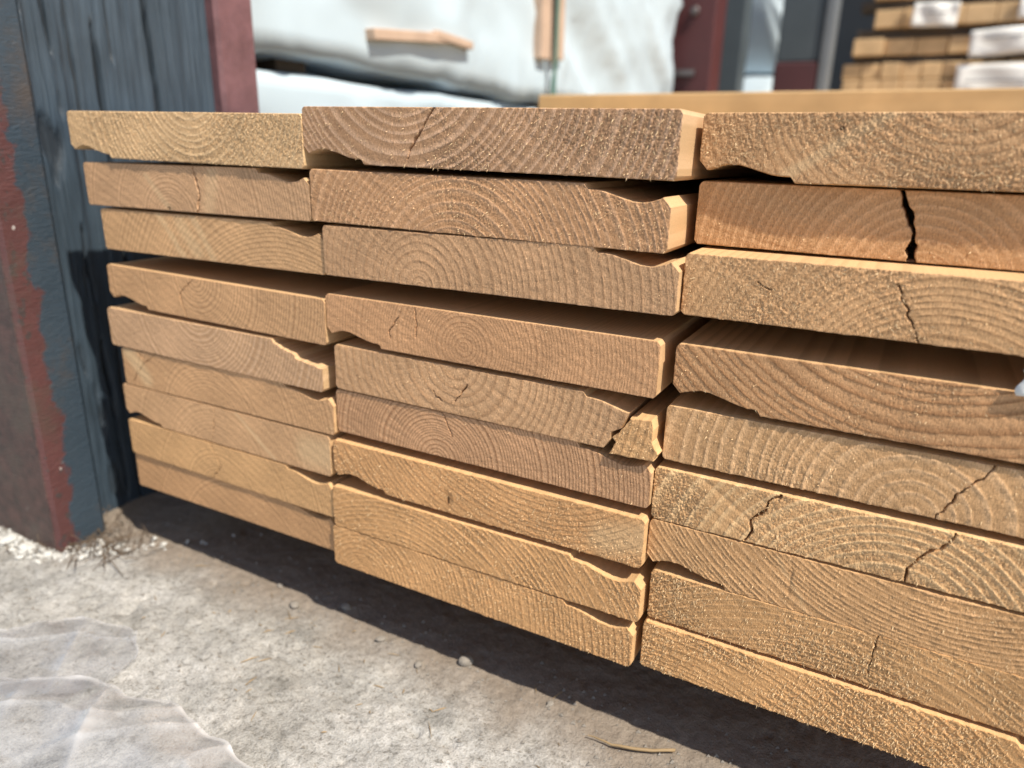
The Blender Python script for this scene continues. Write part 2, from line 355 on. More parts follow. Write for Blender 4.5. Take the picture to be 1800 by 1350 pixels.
PALE = {'12': [((2.3, .75), (3.0, .05), .12, .3), ((4.5, .8), (4.3, .1), .3, .25)], '13': [((2.15, 1.0), (2.95, 0), .14, .32), ((3.35, 1.0), (3.95, 0), .16, .32), ((2.9, .8), (3.4, .2), .3, .3)],
 '16': [((.3, .9), (.9, .3), .35, .45)], '17': [((4.3, .95), (5.5, .05), .07, .35), ((6.6, .5), (7.2, .5), .6, .35)], '31': [((1.3, .1), (2.6, 1.0), .14, .35)], '27': [((6.5, .4), (7.2, .6), .5, .35)], '37': [((2.2, .9), (2.75, .1), .05, .2)]}
KNOTS = {'27': [(3.065, .30, .05, .17, .75), (3.08, .33, .14, .34, .22)], '31': [(1.99, .77, .07, .05, .9)], '12': [(2.97, .06, .09, .06, .6)], '18': [(3.53, .42, .06, .05, .5)], '37': [(2.45, .5, .07, .6, .2)]}
TONE = {'11':(206,174,128),'12':(188,150,112),'13':(194,154,106),'14':(190,148,102),'15':(186,146,106),'16':(188,146,100),'17':(190,150,106),'18':(196,154,98),'19':(178,134,86),
 '21':(168,126,88),'22':(182,134,88),'23':(178,138,98),'24':(194,146,100),'25':(188,148,106),'26':(180,136,96),'27':(200,150,90),'28':(196,146,84),'29':(198,150,90),
 '31':(182,142,96),'32':(182,138,88),'33':(192,150,100),'34':(176,130,82),'35':(192,150,98),'36':(206,164,108),'37':(186,140,84),'38':(182,136,78),'39':(198,150,88), 'p':(206,162,104)}
ORI = 'ABBABBABB'
LABELS = {
 '11':'topmost plank of the column beside the black post, pale fuzzy end overhanging a scooped notch',
 '12':'second plank from the top beside the black post, with an orange pitch streak',
 '13':'third plank from the top beside the black post, with pale slanting knot streaks',
 '14':'fourth plank down beside the black post, below the open gap, bowl-shaped rings',
 '15':'fifth plank down beside the black post, pale curved rings and a chipped sunlit notch',
 '16':'sixth plank down beside the black post, with a dark knot crease near its left end',
 '17':'seventh plank down beside the black post, with a short upright crack mid-face',
 '18':'eighth plank down beside the black post, yellowish end with a crooked hairline crack',
 '19':'lowest plank of the column beside the black post, over the shaded ground',
 '21':'topmost plank of the middle column, reddish end with a slanting crack and sunlit side',
 '22':'second plank from the top of the middle column, strong arched rings and scooped right corner',
 '23':'third plank from the top of the middle column, arched rings, just above the open gap',
 '24':'fourth plank of the middle column, pith at its centre, shaded top below the gap',
 '25':'fifth plank of the middle column, its right corner broken away',
 '26':'sixth plank of the middle column, fine arched rings, under the broken corner',
 '27':'seventh plank of the middle column, with a small dark knot and sunlit top edge',
 '28':'eighth plank of the middle column, second from the bottom, bold curved ridges and lit notch',
 '29':'lowest plank of the middle column, smooth slanting rings above the ground shadow',
 '31':'topmost plank of the nearest column, very rough end with a small dark hole',
 '32':'second plank from the top of the nearest column, split by a wide black crack',
 '33':'third plank from the top of the nearest column, ragged lower edge above the open gap',
 '34':'fourth plank of the nearest column, brown curved rings, shaded top and scooped lower corner',
 '35':'fifth plank of the nearest column, rounded rings and a slanting dark crack',
 '36':'sixth plank of the nearest column, coarse wide rings, two jagged cracks and crumbled left end',
 '37':'seventh plank of the nearest column, fine upright lines bending over, scooped lower left corner',
 '38':'eighth plank of the nearest column, furry end with one short upright crack',
 '39':'lowest plank of the nearest column, furry end with ragged bottom edge over the ground'}

def patch(aL, aR, fb, ft, nu, nv):
    s = np.linspace(0, 1, nu)[:, None]; v = np.linspace(0, 1, nv)[None, :]
    # a little denser towards the ends so that rounded corners stay round
    s = s + .0 * v; s = .5 - .5 * np.cos(np.pi * s) * .18 - (.5 - s) * .82 if False else s
    X = aL(v) + s * (aR(v) - aL(v)); b0 = fb(X); t0 = ft(X)
    return X, b0 + v * (t0 - b0)
def perimeter(nu, nv):
    idx = np.arange(nu * nv).reshape(nu, nv)
    return np.concatenate([idx[:, 0], idx[-1, 1:], idx[-2::-1, -1], idx[0, -2:0:-1]])
def seg_dist(X, Z, pts):
    D = np.full(X.shape, 9.0)
    for (x0, y0), (x1, y1) in zip(pts[:-1], pts[1:]):
        dx, dy = x1 - x0, y1 - y0
        t = np.clip(((X - x0) * dx + (Z - y0) * dy) / (dx * dx + dy * dy), 0, 1)
        D = np.minimum(D, np.hypot(X - x0 - t * dx, Z - y0 - t * dy))
    return D
def ring_phase(X, Z, Y, pith, seed):
    pa, pb, sp = pith
    r = np.hypot(X - pa - .004 * Y, (Z - pb) * 1.06 - .002 * Y)
    r = r + .07 * fbm(X * .7, Z * .7 + Y * .03, seed, 2) * min(1, sp * 7) + .006 * fbm(X * 5, Z * 5 + Y * .06, seed + 5, 2)
    q = r / sp
    return q + .55 * np.sin(q * .43 + seed) + .3 * np.sin(q * .97 + 2 * seed) + 40
def late_mask(ph):
    f = ph - np.floor(ph); return sstep(.35, .86, f) * (1 - sstep(.9, 1.0, f))

def build_end_piece(name, key, aL, aR, fb, ft, nu, nv, pith, look, seed, length, ori='A', cracks=(), cw=.016, rough=()):
    """one board: finely torn cut end towards -y and long planed sides; returns object (origin at its lower left end)"""
    fz, rel, lk, tone, br = look
    Xa, Za = patch(aL, aR, fb, ft, nu, nv)
    per = perimeter(nu, nv)
    def true(x, z): return (x, z) if ori == 'A' else (W - x, 1 - z)
    X, Z = true(Xa, Za)
    # clean outline kept for the sides
    cx, cz = X.ravel()[per].copy(), Z.ravel()[per].copy()
    # ragged rim on the cut end
    jx, jz = X.ravel().copy(), Z.ravel().copy()
    mx, mz = cx.mean(), cz.mean()
    nx = np.zeros_like(cx); nz = np.zeros_like(cz)
    tx = np.roll(cx, -3) - np.roll(cx, 3); tz = np.roll(cz, -3) - np.roll(cz, 3); ln = np.hypot(tx, tz) + 1e-9
    nx, nz = tz / ln, -tx / ln                                   # outward for the counter-clockwise loop
    sarc = np.cumsum(np.hypot(np.diff(cx, append=cx[0]), np.diff(cz, append=cz[0])))
    rag = .004 + .008 * fz * (1 + vn(sarc * 14, sarc * 0, seed)) + .012 * fz * np.maximum(0, vn(sarc * 30, sarc * 0 + 3, seed + 2))
    low = (nz < -.7); rag = rag - low * fz * .03 * np.maximum(0, fbm(sarc * 5, sarc * 0, seed + 9, 3))
    jx[per] -= nx * rag; jz[per] -= nz * rag
    X = jx.reshape(nu, nv); Z = jz.reshape(nu, nv)
    ph = ring_phase(X, Z, 0 * X, pith, seed)
    lm = late_mask(ph)
    ang = .9 + 1.2 * vn(np.array([seed * 1.7]), np.array([.5]), 3)[0]
    ca, sa = math.cos(ang), math.sin(ang); A = X * ca + Z * sa; B = -X * sa + Z * ca
    loc = np.clip(.8 + 1.3 * fbm(X * .8, Z * 1.1, seed + 70, 2), .08, 1.5)
    for (pa, pb, rr, am) in rough: loc = loc + am * sstep(rr, rr * .4, np.hypot(X - pa, (Z - pb) * .7))
    fzz = np.clip(fz * loc, 0, 2)
    if key == '21': fzz = fzz * (.25 + .75 * sstep(2.3, 3.3, X + .5 * Z)); lm = lm * sstep(1.6, 3.2, X)
    torn = np.abs(vn(A * 15, B * 40, seed + 30)) * .25 + np.abs(vn(A * 32, B * 66, seed + 31)) * .85
    fr = ph - np.floor(ph); ridge = sstep(.62, .86, fr) * (1 - sstep(.93, 1.0, fr))
    torn = torn * (1 - .6 * ridge)
    if key == '21': ridge = ridge * (.15 + .85 * sstep(2.2, 3.2, X))
    h = rel * .0072 * ridge * (.55 + .55 * vn(X * 12, Z * 12, seed + 8)) - fzz * .021 * torn + .006 * fbm(X * 2.0, Z * 2.0, seed + 40, 3)
    h = h + fzz * .008 * vn(X * 52, Z * 52, seed + 50) + .0016 * np.sin((X * math.cos(1.1) + Z * math.sin(1.1)) * 30 + 2 * vn(X, Z, seed))
    h = h + .0024 * vn(A * 30, B * 58, seed + 51)
    theta = np.arctan2(Z - pith[1], X - pith[0]); rr_ = np.hypot(X - pith[0], Z - pith[1])
    h = h - .004 * np.maximum(0, np.abs(vn(theta * 26, rr_ * .8, seed + 90)) - .45) * (1 + rel)
    h[0, :] -= .004; h[-1, :] -= .004; h[:, 0] -= .004; h[:, -1] -= .004
    stain = np.zeros_like(h)
    for pts in cracks:
        dist = seg_dist(X + .028 * vn(X * 9, Z * 13, seed + 60), Z + .02 * vn(X * 11, Z * 9, seed + 61), pts)
        wv = cw * (.75 + .5 * vn(X * 5, Z * 5, seed + 62))
        c = sstep(wv * 1.15, wv * .45, dist)
        h = h - c * (.04 + cw * (7 if cw < .05 else 20)); stain = np.maximum(stain, c * .35)
    pale = np.zeros_like(h)
    for p0, p1, wd, am in PALE.get(key, ()): pale = np.maximum(pale, am * sstep(wd, wd * .2, seg_dist(X + .03 * vn(X * 6, Z * 6, seed), Z, [p0, p1])))
    for pa, pb, ra, rb, am in KNOTS.get(key, ()):
        q = np.hypot((X - pa) / ra, (Z - pb) / rb) + .25 * vn(X * 12, Z * 12, seed + 80)
        stain = np.maximum(stain, am * sstep(1.0, .45, q)); h = h - .05 * am * sstep(.6, .2, q)
    if key == '24': stain = np.maximum(stain, .11 * sstep(.03, -.03, np.abs(X - 3.7) - 1.62 + .1 * np.abs(Z - .6) ** 1.5))
    V1 = np.stack([X.ravel(), -h.ravel(), Z.ravel()], 1)
    gf = grid_faces(nu, nv)
    # sides
    ys = np.array([.02, .10, .5, 2, 6, 15, 40, length]); ys = ys[ys <= length]
    if ys[-1] < length: ys = np.append(ys, length)
    n = len(per); rows = [V1[per]]; rowsph = [ph.ravel()[per]]
    for yi, y in enumerate(ys):
        ins = .006 if yi == 0 else 0
        xx = cx - nx * ins; zz = cz - nz * ins
        wob = .02 * fbm(sarc * .4, np.full(n, y * .15), seed + 3, 2) * (y > 3)
        rows.append(np.stack([xx + 0 * wob, np.full(n, y), zz], 1)); rowsph.append(ring_phase(xx, zz, np.full(n, y), pith, seed))
    V2 = np.concatenate(rows); m = len(rows); off = len(V1)
    i = np.arange(m - 1)[:, None]; j = np.arange(n)[None, :]; jn = (j + 1) % n
    sf = np.stack([(off + i * n + j).ravel(), (off + i * n + jn + 0 * i).ravel(), (off + (i + 1) * n + jn).ravel(), (off + (i + 1) * n + j).ravel()], 1)[:, ::-1]
    back = off + (m - 1) * n
    cen = off + m * n
    V3 = np.array([[mx, ys[-1], mz]])
    jj = np.arange(n); bf = np.stack([back + jj, back + (jj + 1) % n, np.full(n, cen)], 1)[:, ::-1]
    Vall = np.concatenate([V1, V2, V3])
    phall = np.concatenate([ph.ravel(), np.concatenate(rowsph), [0]])
    stall = np.concatenate([stain.ravel(), np.zeros(m * n + 1)])
    endg = np.concatenate([np.ones(nu * nv), np.ones(n) * .8, np.zeros((m - 1) * n + 1)])
    sm = np.concatenate([np.ones(len(gf), bool), np.zeros(len(sf), bool), np.zeros(len(bf), bool)])
    o = fast_mesh(name, Vall, [gf, sf, bf], WOOD, None, sm, {'ring': phall, 'stain': stall, 'endg': endg, 'tear': np.concatenate([pale.ravel(), np.zeros(m * n + 1)])})
    tgt = (np.array(TONE[key]) / 255.0) ** 2.2; mean = np.array([.508, .300, .131])
    base = mean * (tgt / mean) ** np.array([.72, .6, .45]) / np.array([.83, .80, .655])
    dark = base * np.array([.52, .44, .37]); pale = np.minimum(base * np.array([1.28, 1.40, 1.6]), .85)
    if lk >= 0: e = base * (1 - .16 * lk); l = base + (pale - base) * lk
    else: e = base * (1 + .12 * -lk); l = base + (dark - base) * -lk
    o['early'] = [float(v) for v in e]; o['late'] = [float(v) for v in l]
    # torn fibres standing on the end (slivers), uncountable
    rs = np.random.RandomState(seed + 100)
    nf = int(4200 * fz * (aR(.5) - aL(.5)) / W) if fz > .2 else int(300 * (aR(.5) - aL(.5)) / W)
    if nf > 0:
        ii = rs.randint(3, nu - 3, nf); kk = rs.randint(2, nv - 3, nf)
        keep = rs.rand(nf) < np.clip(fzz[ii, kk] * 1.1, .15, 1) * (1 - .5 * lm[ii, kk]); ii, kk = ii[keep], kk[keep]; nf = len(ii)
        p = np.stack([X[ii, kk], -h[ii, kk], Z[ii, kk]], 1)
        th = ang + 1.1 + rs.randn(nf) * .6; L = .022 + .055 * rs.rand(nf) ** 2 * (.5 + fz); wd = .006 + .009 * rs.rand(nf)
        out = .008 + .026 * rs.rand(nf)
        dx, dz = np.cos(th), np.sin(th)
        sgn = np.where(rs.rand(nf) < .8, -1, 1); dx *= sgn; dz *= sgn
        a = p + np.stack([-dz * wd, np.full(nf, .006), dx * wd], 1); b = p + np.stack([dz * wd, np.full(nf, .006), -dx * wd], 1)
        c = p + np.stack([dx * L, -out, dz * L], 1)
        Vf = np.stack([a, b, c], 1).reshape(-1, 3); Ff = np.arange(3 * nf).reshape(-1, 3)
        f = fast_mesh('torn_fibres', Vf, [Ff], WOOD, o, None, {'ring': np.repeat(ph[ii, kk], 3), 'stain': np.zeros(3 * nf), 'endg': np.ones(3 * nf), 'tear': np.repeat(.35 + .5 * rs.rand(nf), 3)})
        f['kind'] = 'stuff'; f['early'] = o['early']; f['late'] = o['late']
    return o
_fb = lambda x: np.interp(x, PROF_X, PROF_Y) + .07 * np.clip((x - (W - .07)) / .07, 0, 1) ** 2
_ft = lambda x: 1 - .075 * np.clip((.08 - x) / .08, 0, 1) ** 2 - .075 * np.clip((x - (W - .08)) / .08, 0, 1) ** 2
for n_, key in enumerate(sorted(PLANKS)):
    u0, zt, d, tilt, pith = PLANKS[key]
    u0, zt, d, sz = POSE[key]
    ori = ORI[int(key[1]) - 1]
    aL = lambda v: 0 * v; aR = lambda v: W + 0 * v
    if key == '25':                                # right corner split off (in the turned board this is its low-x end)
        bb = [0, .22, .41, .56, .71, 1.0]; ba = [6.27, 6.39, 6.40, 6.58, 6.62, 6.70]
        aL = lambda v: W - np.interp(1 - v, bb, ba)
    fb = _fb
    if key == '15': fb = lambda x: np.where(x < 1.5, np.interp(x, [0, .14, .40, .76, .82, 1.18, 1.27, 1.40, 1.46], [.46, .45, .41, .36, .27, .17, .11, .09, 0]) + .014 * vn(x * 9, x * 0, 5) * (x < 1.35), _fb(x))
    rough = [(.25, .5, .8, 1.1)] if key == '36' else ([(3.9, .05, .5, -1.2), (4.25, .05, .4, -1.2)] if key == '36x' else ())
    o = build_end_piece('siding_plank', key, aL, aR, fb, _ft, 540, 72, pith, LOOK[key], 11 + 7 * n_, LEN, ori, CRACKS.get(key, ()), CW.get(key, .011), rough)
    o.location = Vector((u0, d, zt - sz)) * S; o.scale = (sz, 1, sz)
    o.rotation_euler = (0, -math.atan(tilt), 0)
    tag(o, LABELS[key], 'plank', 'siding planks in the stack')
# the broken-off corner, still lying in the gap
pith = PLANKS['25'][4]; u0, zt, d, sz = POSE['25']
pl = [(-.09, 6.39), (.18, 6.5), (.29, 6.44), (.4, 6.55), (.65, 6.73)]; pr = [(-.06, 7.22), (.05, 7.30), (.29, 7.17), (.53, 7.18), (.69, 7.13)]
vv = lambda L: (np.array([a for a, b in L]) + .09) / .78
o = build_end_piece('split_off_corner', 'p', lambda v: np.interp(v, vv(pl), [b for a, b in pl]) + .015 * vn(v * 14 + 0., v * 0. + 1, 4), lambda v: np.interp(v, vv(pr), [b for a, b in pr]),
    lambda x: np.interp(x, [6.39, 7.22, 7.3], [-.09, -.06, -.03]), lambda x: np.interp(x, [6.39, 6.73, 7.13, 7.3], [.55, .65, .69, .62]), 56, 48, (3.1, 1.06, .19), (.45, 1.0, -.4, -.1, 1.05), 301, 16)
o.location = Vector((u0, d - .05, zt - sz)) * S; o.scale = (sz, 1, sz)
tag(o, 'small split-off corner piece lying loose at the end of the broken plank', 'wood piece')

# bearers under the stack and the thin stickers in the open gap
for i, (y0, lab) in enumerate(((9.0, 'dark wooden bearer under the stack nearest the plank ends'), (62, 'dark wooden bearer far back under the stack'))):
    tag(box('timber_bearer', (-4.3, y0, GZ - .1), (19, y0 + 4.5, -9.19), DARKW), lab, 'bearer', 'bearers under the stack')
tag(box('lath_sticker', (-3.4, 7.0, -2.80), (18.4, 9.2, -2.52), LATH), 'thin lath laid across in the shaded gap below the third row', 'lath')
# squared timber lying across the stack further back
tag(box('squared_timber', (-3.95, 25, .83), (27, 28.2, 2.95), BEAMW), 'tan squared timber lying across the stack behind the top planks', 'timber')

# ================================================================ STEEL COLUMN WITH TIMBER PACKING
def rough_sheet(name, u, y0, y1, z0, z1, ny, nz, hfun, mat, parent, thick, attrs=None):
    """slab with a sculpted face towards +x"""
    y = np.linspace(y0, y1, ny); z = np.linspace(z0, z1, nz); Y, Z = np.meshgrid(y, z, indexing='ij')
    h, st = hfun(Y, Z)
    V1 = np.stack([(u + h).ravel(), Y.ravel(), Z.ravel()], 1); per = perimeter(ny, nz)
    V2 = V1[per].copy(); V2b = V2.copy(); V2b[:, 0] = u - thick
    n = len(per); off = len(V1); j = np.arange(n); jn = (j + 1) % n
    sf = np.stack([off + j, off + n + j, off + n + jn, off + jn], 1)
    V3 = np.array([[u - thick, (y0 + y1) / 2, (z0 + z1) / 2]]); bf = np.stack([off + n + jn, off + n + j, np.full(n, off + 2 * n)], 1)
    gf = grid_faces(ny, nz); Vv = np.concatenate([V1, V2, V2b, V3])
    return fast_mesh(name, Vv, [gf, sf, bf], mat, parent, np.concatenate([np.ones(len(gf), bool), np.zeros(n * 2, bool)]), {'stain': np.concatenate([st.ravel(), np.zeros(2 * n + 1)])})
col_ = empty('steel_column', (-9, 2.5, GZ)); tag(col_, 'steel column with worn red and slate paint at the end of the stack', 'column', None, 'thing')
LO = Vector((-9, 2.5, GZ))
def loc_box(name, lo, hi, mat, par, off, bev=.08):
    o = box(name, lo, hi, mat, par, bev); o.matrix_parent_inverse = Matrix.Translation(-Vector(off) * S); return o
loc_box('front_flange', (-13.4, -1.57, GZ - .2), (-5.2, -.12, 28), STEEL, col_, LO, .12)
fl = loc_box('back_flange', (-13.4, 6.22, GZ - .2), (-5.9, 7.8, 28), mat_simple('worn_red_flange', (.15, .075, .085), .55, .75, 55, .5), col_, LO, .12)
loc_box('web', (-9.7, -.10, GZ - .2), (-9.0, 6.2, 28), STEEL, col_, LO)
def th(Y, Z):
    h = .02 * fbm(Y * 3.5, Z * .25, 5, 4) + .05 * fbm(Y * 1.2, Z * .12, 15, 2) + .02 * vn(Y * 16, Z * .8, 8)
    st = np.zeros_like(h)
    for (yc, w, z0, z1, dr, seed, dep) in ((4.15, .07, -5, 30, .04, 1, .6), (2.3, .07, -12, 2.6, .02, 2, .35), (1.15, .09, -12, 14, .02, 3, .3), (2.9, .03, 0, 9, .01, 4, .2), (3.3, .025, -3, 3, -.02, 5, .15), (1.7, .035, -12, 30, .01, 6, .15)):
        line = yc - dr * (Z - 2) + .10 * fbm(Z * .35, Z * 0 + seed, 50 + seed, 3)
        ww = w * np.clip(.6 + .9 * vn(Z * .6, Z * 0 + seed, 60 + seed), .08, 1.5) * sstep(z0 - 1, z0 + 1, Z) * sstep(z1 + 1, z1 - 1, Z)
        c = sstep(ww + .03, ww * .4, np.abs(Y - line)) * (ww > .012); h = h - dep * c; st = np.maximum(st, c * .8)
    rot = sstep(.25, .5, fbm(Y * 2.2, Z * .5, 90, 3)) * sstep(2.0, .8, Y); h = h - .12 * rot; st = np.maximum(st, rot * .5)
    return h, st
tb = rough_sheet('timber_packing', -6.35, -.11, 6.21, GZ - .1, 28, 150, 260, th, TIMBER, None, 3.0)
tag(tb, 'split black timber post wedged between the steel flanges beside the stack', 'post')

# ================================================================ WRAPPED BUNDLES AND YARD BEHIND
def bundle(name, u0, u1, y0, y1, z0, z1, seed, label, sag=.35, mat=WRAP, amp=1.0):
    """lumber bundle wrapped in sheet: closed swept section with folds"""
    nl, ns = 96, 150
    peri = np.linspace(0, 1, nl, endpoint=False); cu, cz = (u0 + u1) / 2, (z0 + z1) / 2; hu, hz = (u1 - u0) / 2, (z1 - z0) / 2
    # start at +x face bottom, go up: arc length parameterisation of the rectangle
    P = []; Nn = []
    tot = 4 * (hu + hz)
    for t in peri * tot:
        if t < 2 * hz: P.append((cu + hu, z0 + t)); Nn.append((1, 0))
        elif t < 2 * hz + 2 * hu: P.append((cu + hu - (t - 2 * hz), z1)); Nn.append((0, 1))
        elif t < 4 * hz + 2 * hu: P.append((cu - hu, z1 - (t - 2 * hz - 2 * hu))); Nn.append((-1, 0))
        else: P.append((cu - hu + (t - 4 * hz - 2 * hu), z0)); Nn.append((0, -1))
    P = np.array(P); Nn = np.array(Nn, float)
    y = np.linspace(y0, y1, ns); T, Y = np.meshgrid(peri * tot, y, indexing='xy')       # ns x nl
    fold = fbm((T * .9 + Y * .35) * .35, (Y * .25 - T * .1) * .4, seed, 3) * .55 + .28 * (1 - np.abs(fbm(T * .22 + Y * .12, Y * .07, seed + 3, 2)) * 2)
    fold = fold * amp + amp * .5 * (1 - np.abs(vn(T * .16 + Y * .11, Y * .03, seed + 11)) * 1.6) + amp * .22 * (1 - np.abs(vn(T * .3 + Y * .22, Y * .06 - T * .05, seed + 23))) ** 6 + amp * .15 * (1 - np.abs(vn(T * .45 - Y * .1, Y * .12, seed + 27))) ** 7
    low = sstep(2.2, .0, np.abs(P[None, :, 1] - z0)) * (P[None, :, 0] > cu)
    X = P[None, :, 0] + Nn[None, :, 0] * fold + 0 * Y
    Z = P[None, :, 1] + Nn[None, :, 1] * fold * .35 - low * sag * (.5 + fbm(Y * .16, Y * 0 + 3, seed + 7, 3))
    V = np.stack([X.ravel(), Y.ravel(), Z.ravel()], 1)
    i = np.arange(ns - 1)[:, None]; j = np.arange(nl)[None, :]; jn = (j + 1) % nl
    Q = np.stack([(i * nl + j).ravel(), (i * nl + jn).ravel(), ((i + 1) * nl + jn).ravel(), ((i + 1) * nl + j).ravel()], 1)
    c0, c1 = len(V), len(V) + 1; V = np.concatenate([V, [[cu, y0 - .3, cz], [cu, y1 + .3, cz]]])
    jj = np.arange(nl); f0 = np.stack([(jj + 1) % nl, jj, np.full(nl, c0)], 1); e = (ns - 1) * nl; f1 = np.stack([e + jj, e + (jj + 1) % nl, np.full(nl, c1)], 1)
    o = fast_mesh(name, V, [Q, f0, f1], mat, None, np.ones(len(Q) + 2 * nl, bool))
    return tag(o, label, 'lumber bundle', 'white wrapped lumber bundles')
bundle('wrapped_bundle', -32, -12.2, 8.2, 73, GZ, 3.3, 4, 'lower white wrapped lumber bundle behind the steel column, below the dark gap', .0, WRAP, .6)
up = bundle('wrapped_bundle', -32, -12, 8.2, 73, 4.25, 26, 19, 'upper white wrapped lumber bundle with laths, above the dark gap', .55)
for y0 in (16, 42, 66): tag(box('bundle_spacer', (-31, y0, 3.2), (-13.4, y0 + 2, 4.2), DARKW), {16: 'dark spacer between the wrapped bundles, nearest the column', 42: 'dark spacer between the wrapped bundles, below the strap', 66: 'dark spacer between the wrapped bundles, farthest back'}[y0], 'spacer', 'spacers between the bundles')
def slanted(name, p0, p1, wid, thk, mat, label, cat):
    """flat lath on a face looking to +x from p0 to p1"""
    p0, p1 = Vector(p0), Vector(p1); L = (p1 - p0).length
    o = box(name, (-thk, -wid / 2, 0), (0, wid / 2, L), mat, None, .05)
    o.location = p0 * S; o.rotation_mode = 'QUATERNION'
    dz = (p1 - p0).normalized(); dx = Vector((1, 0, 0)); dy = dz.cross(dx).normalized(); dx = dy.cross(dz)
    o.rotation_quaternion = Matrix(((dx.x, dy.x, dz.x), (dx.y, dy.y, dz.y), (dx.z, dy.z, dz.z))).to_quaternion()
    return tag(o, label, cat)
slanted('wood_lath', (-11.1, 20.6, 5.6), (-11.1, 27.6, 6.3), .55, .9, LATH, 'short horizontal lath stapled to the white wrap, end next to the column', 'lath')
slanted('wood_lath', (-11.05, 26.2, 6.35), (-11.0, 30.0, 6.2), .45, .9, LATH, 'broken tilted end of the horizontal lath on the white wrap', 'lath')
slanted('wood_lath', (-10.9, 39.9, 6.55), (-10.9, 39.4, 24), 1.5, 1.0, LATH, 'upright lath under the green strap, on its near side', 'lath')
slanted('wood_lath', (-10.9, 42.2, 6.75), (-10.9, 41.6, 24), 1.5, 1.0, LATH, 'upright lath under the green strap, on its far side', 'lath')
st = rough_sheet('packing_strap', -10.6, 40.75, 41.25, -6, 25, 4, 40, lambda Y, Z: (.0 * Y - .28 * sstep(6.4, 5.2, Z), 0 * Y), STRAPM, None, .06)
tag(st, 'dark green strap running down the white wrapped bundle between two laths', 'strap')
# red column
rc = empty('red_column', (-10.7, 78, GZ)); tag(rc, 'dark red painted steel column beyond the wrapped bundles', 'column', None, 'thing'); off = (-10.7, 78, GZ)
loc_box('shaft', (-13.5, 75, GZ - .1), (-7.9, 79.5, 45), REDP, rc, off, .15)
loc_box('bracket', (-12.2, 74.5, 8.6), (-9.6, 75.0, 9.3), METAL, rc, off)
def disc(name, c, r, t, mat, parent, off):
    n = 18; V = []; F = []
    for yy, rr in ((0, r), (-t * .6, r), (-t, r * .7)):
        for i in range(n): a = 2 * math.pi * i / n; V.append((c[0] + rr * math.cos(a), c[1] + yy, c[2] + rr * math.sin(a)))
    for k in range(2):
        for i in range(n): F.append((k * n + i, k * n + (i + 1) % n, (k + 1) * n + (i + 1) % n, (k + 1) * n + i))
    F.append(tuple(2 * n + i for i in range(n)))
    o = mesh_obj(name, V, F, mat, parent); o.matrix_parent_inverse = Matrix.Translation(-Vector(off) * S); return o
disc('bolt', (-10.2, 75, 15.2), .5, .5, METAL, rc, off)
# more posts and wraps beyond
tag(box('slate_post', (-11.3, 92, GZ), (-8.6, 96, 60), GREYP), 'narrow slate grey post just behind the dark red column', 'post')
bundle('wrapped_bundle', -12.5, -6.2, 104, 120, GZ, 11.0, 51, 'small white wrapped bundle low between the slate grey posts', .0, WRAP, 1.2)
bundle('wrapped_bundle', -12.4, -7.0, 106, 122, 12.6, 34, 57, 'tall crumpled white wrapped bundle between the slate grey posts', .3, WRAP, 2.2)
wp = empty('grey_gate_post', (-1, 97, GZ)); tag(wp, 'wide slate grey post with a pale edge and dark red foot', 'post'); off = (-1, 97, GZ)
loc_box('shaft', (-4.6, 95, 12.0), (.7, 99, 60), GREYP, wp, off, .2)
loc_box('pale_edge', (.75, 94.6, GZ), (1.9, 99, 60), mat_simple('pale_grey_paint', (.15, .17, .19), .5, .15, 10), wp, off, .15)
loc_box('foot', (-4.7, 94.7, GZ), (.7, 99.2, 11.95), mat_simple('dark_red_foot', (.075, .025, .03), .6, .3, 10), wp, off, .2)
tag(box('shed_wall', (-120, 170, GZ - 1), (160, 174, 140), DARKP), 'dark shed wall closing off the yard behind everything', 'wall', None, 'thing')
# far stack of boards with paper labels
D0 = 100
def far_row(z0, z1, ua, n, wd, label, grp, jit=.35):
    for i in range(n):
        u = ua + i * wd; dd = D0 + rnd.uniform(-jit, jit)
        o = box('stacked_board', (u + .04, dd, z0 + rnd.uniform(0, .05)), (u + wd - .04, dd + 60, z1 - rnd.uniform(0, .08)), FARW, None, .1)
        tag(o, ['first','second','third','fourth','fifth','sixth','seventh','eighth','ninth','tenth'][i] + ' board from the dark end ' + label, 'board', grp)
far_row(8.2, 10.1, 3.3, 9, 2.3, 'in the lowest visible course of the far stack', 'lowest far course')
far_row(10.2, 12.1, 3.1, 9, 2.3, 'in the second course of the far stack', 'second far course')
far_row(13.0, 15.0, 4.0, 6, 3.6, 'in the third course of the far stack', 'third far course', .6)
far_row(16.2, 18.4, 6.0, 6, 3.3, 'in the fourth course of the far stack', 'fourth far course', .6)
far_row(19.5, 21.6, 5.6, 6, 3.3, 'in the highest course of the far stack', 'highest far course', .6)
tag(box('large_timber', (3.2, D0 + .5, GZ), (28, D0 + 60, 8.1), FARW), 'big timber base carrying the far stack behind the squared timber', 'timber')
for z0, z1, lb in ((12.15, 12.95, 'shaded sticker lying on the second course of the far stack'), (15.05, 16.15, 'shaded sticker lying on the third course of the far stack'), (18.45, 19.45, 'shaded sticker lying on the fourth course of the far stack')):
    tag(box('far_sticker', (4.2, D0 + .8, z0), (29, D0 + 4, z1), DARKW), lb, 'sticker', 'stickers in the far stack')
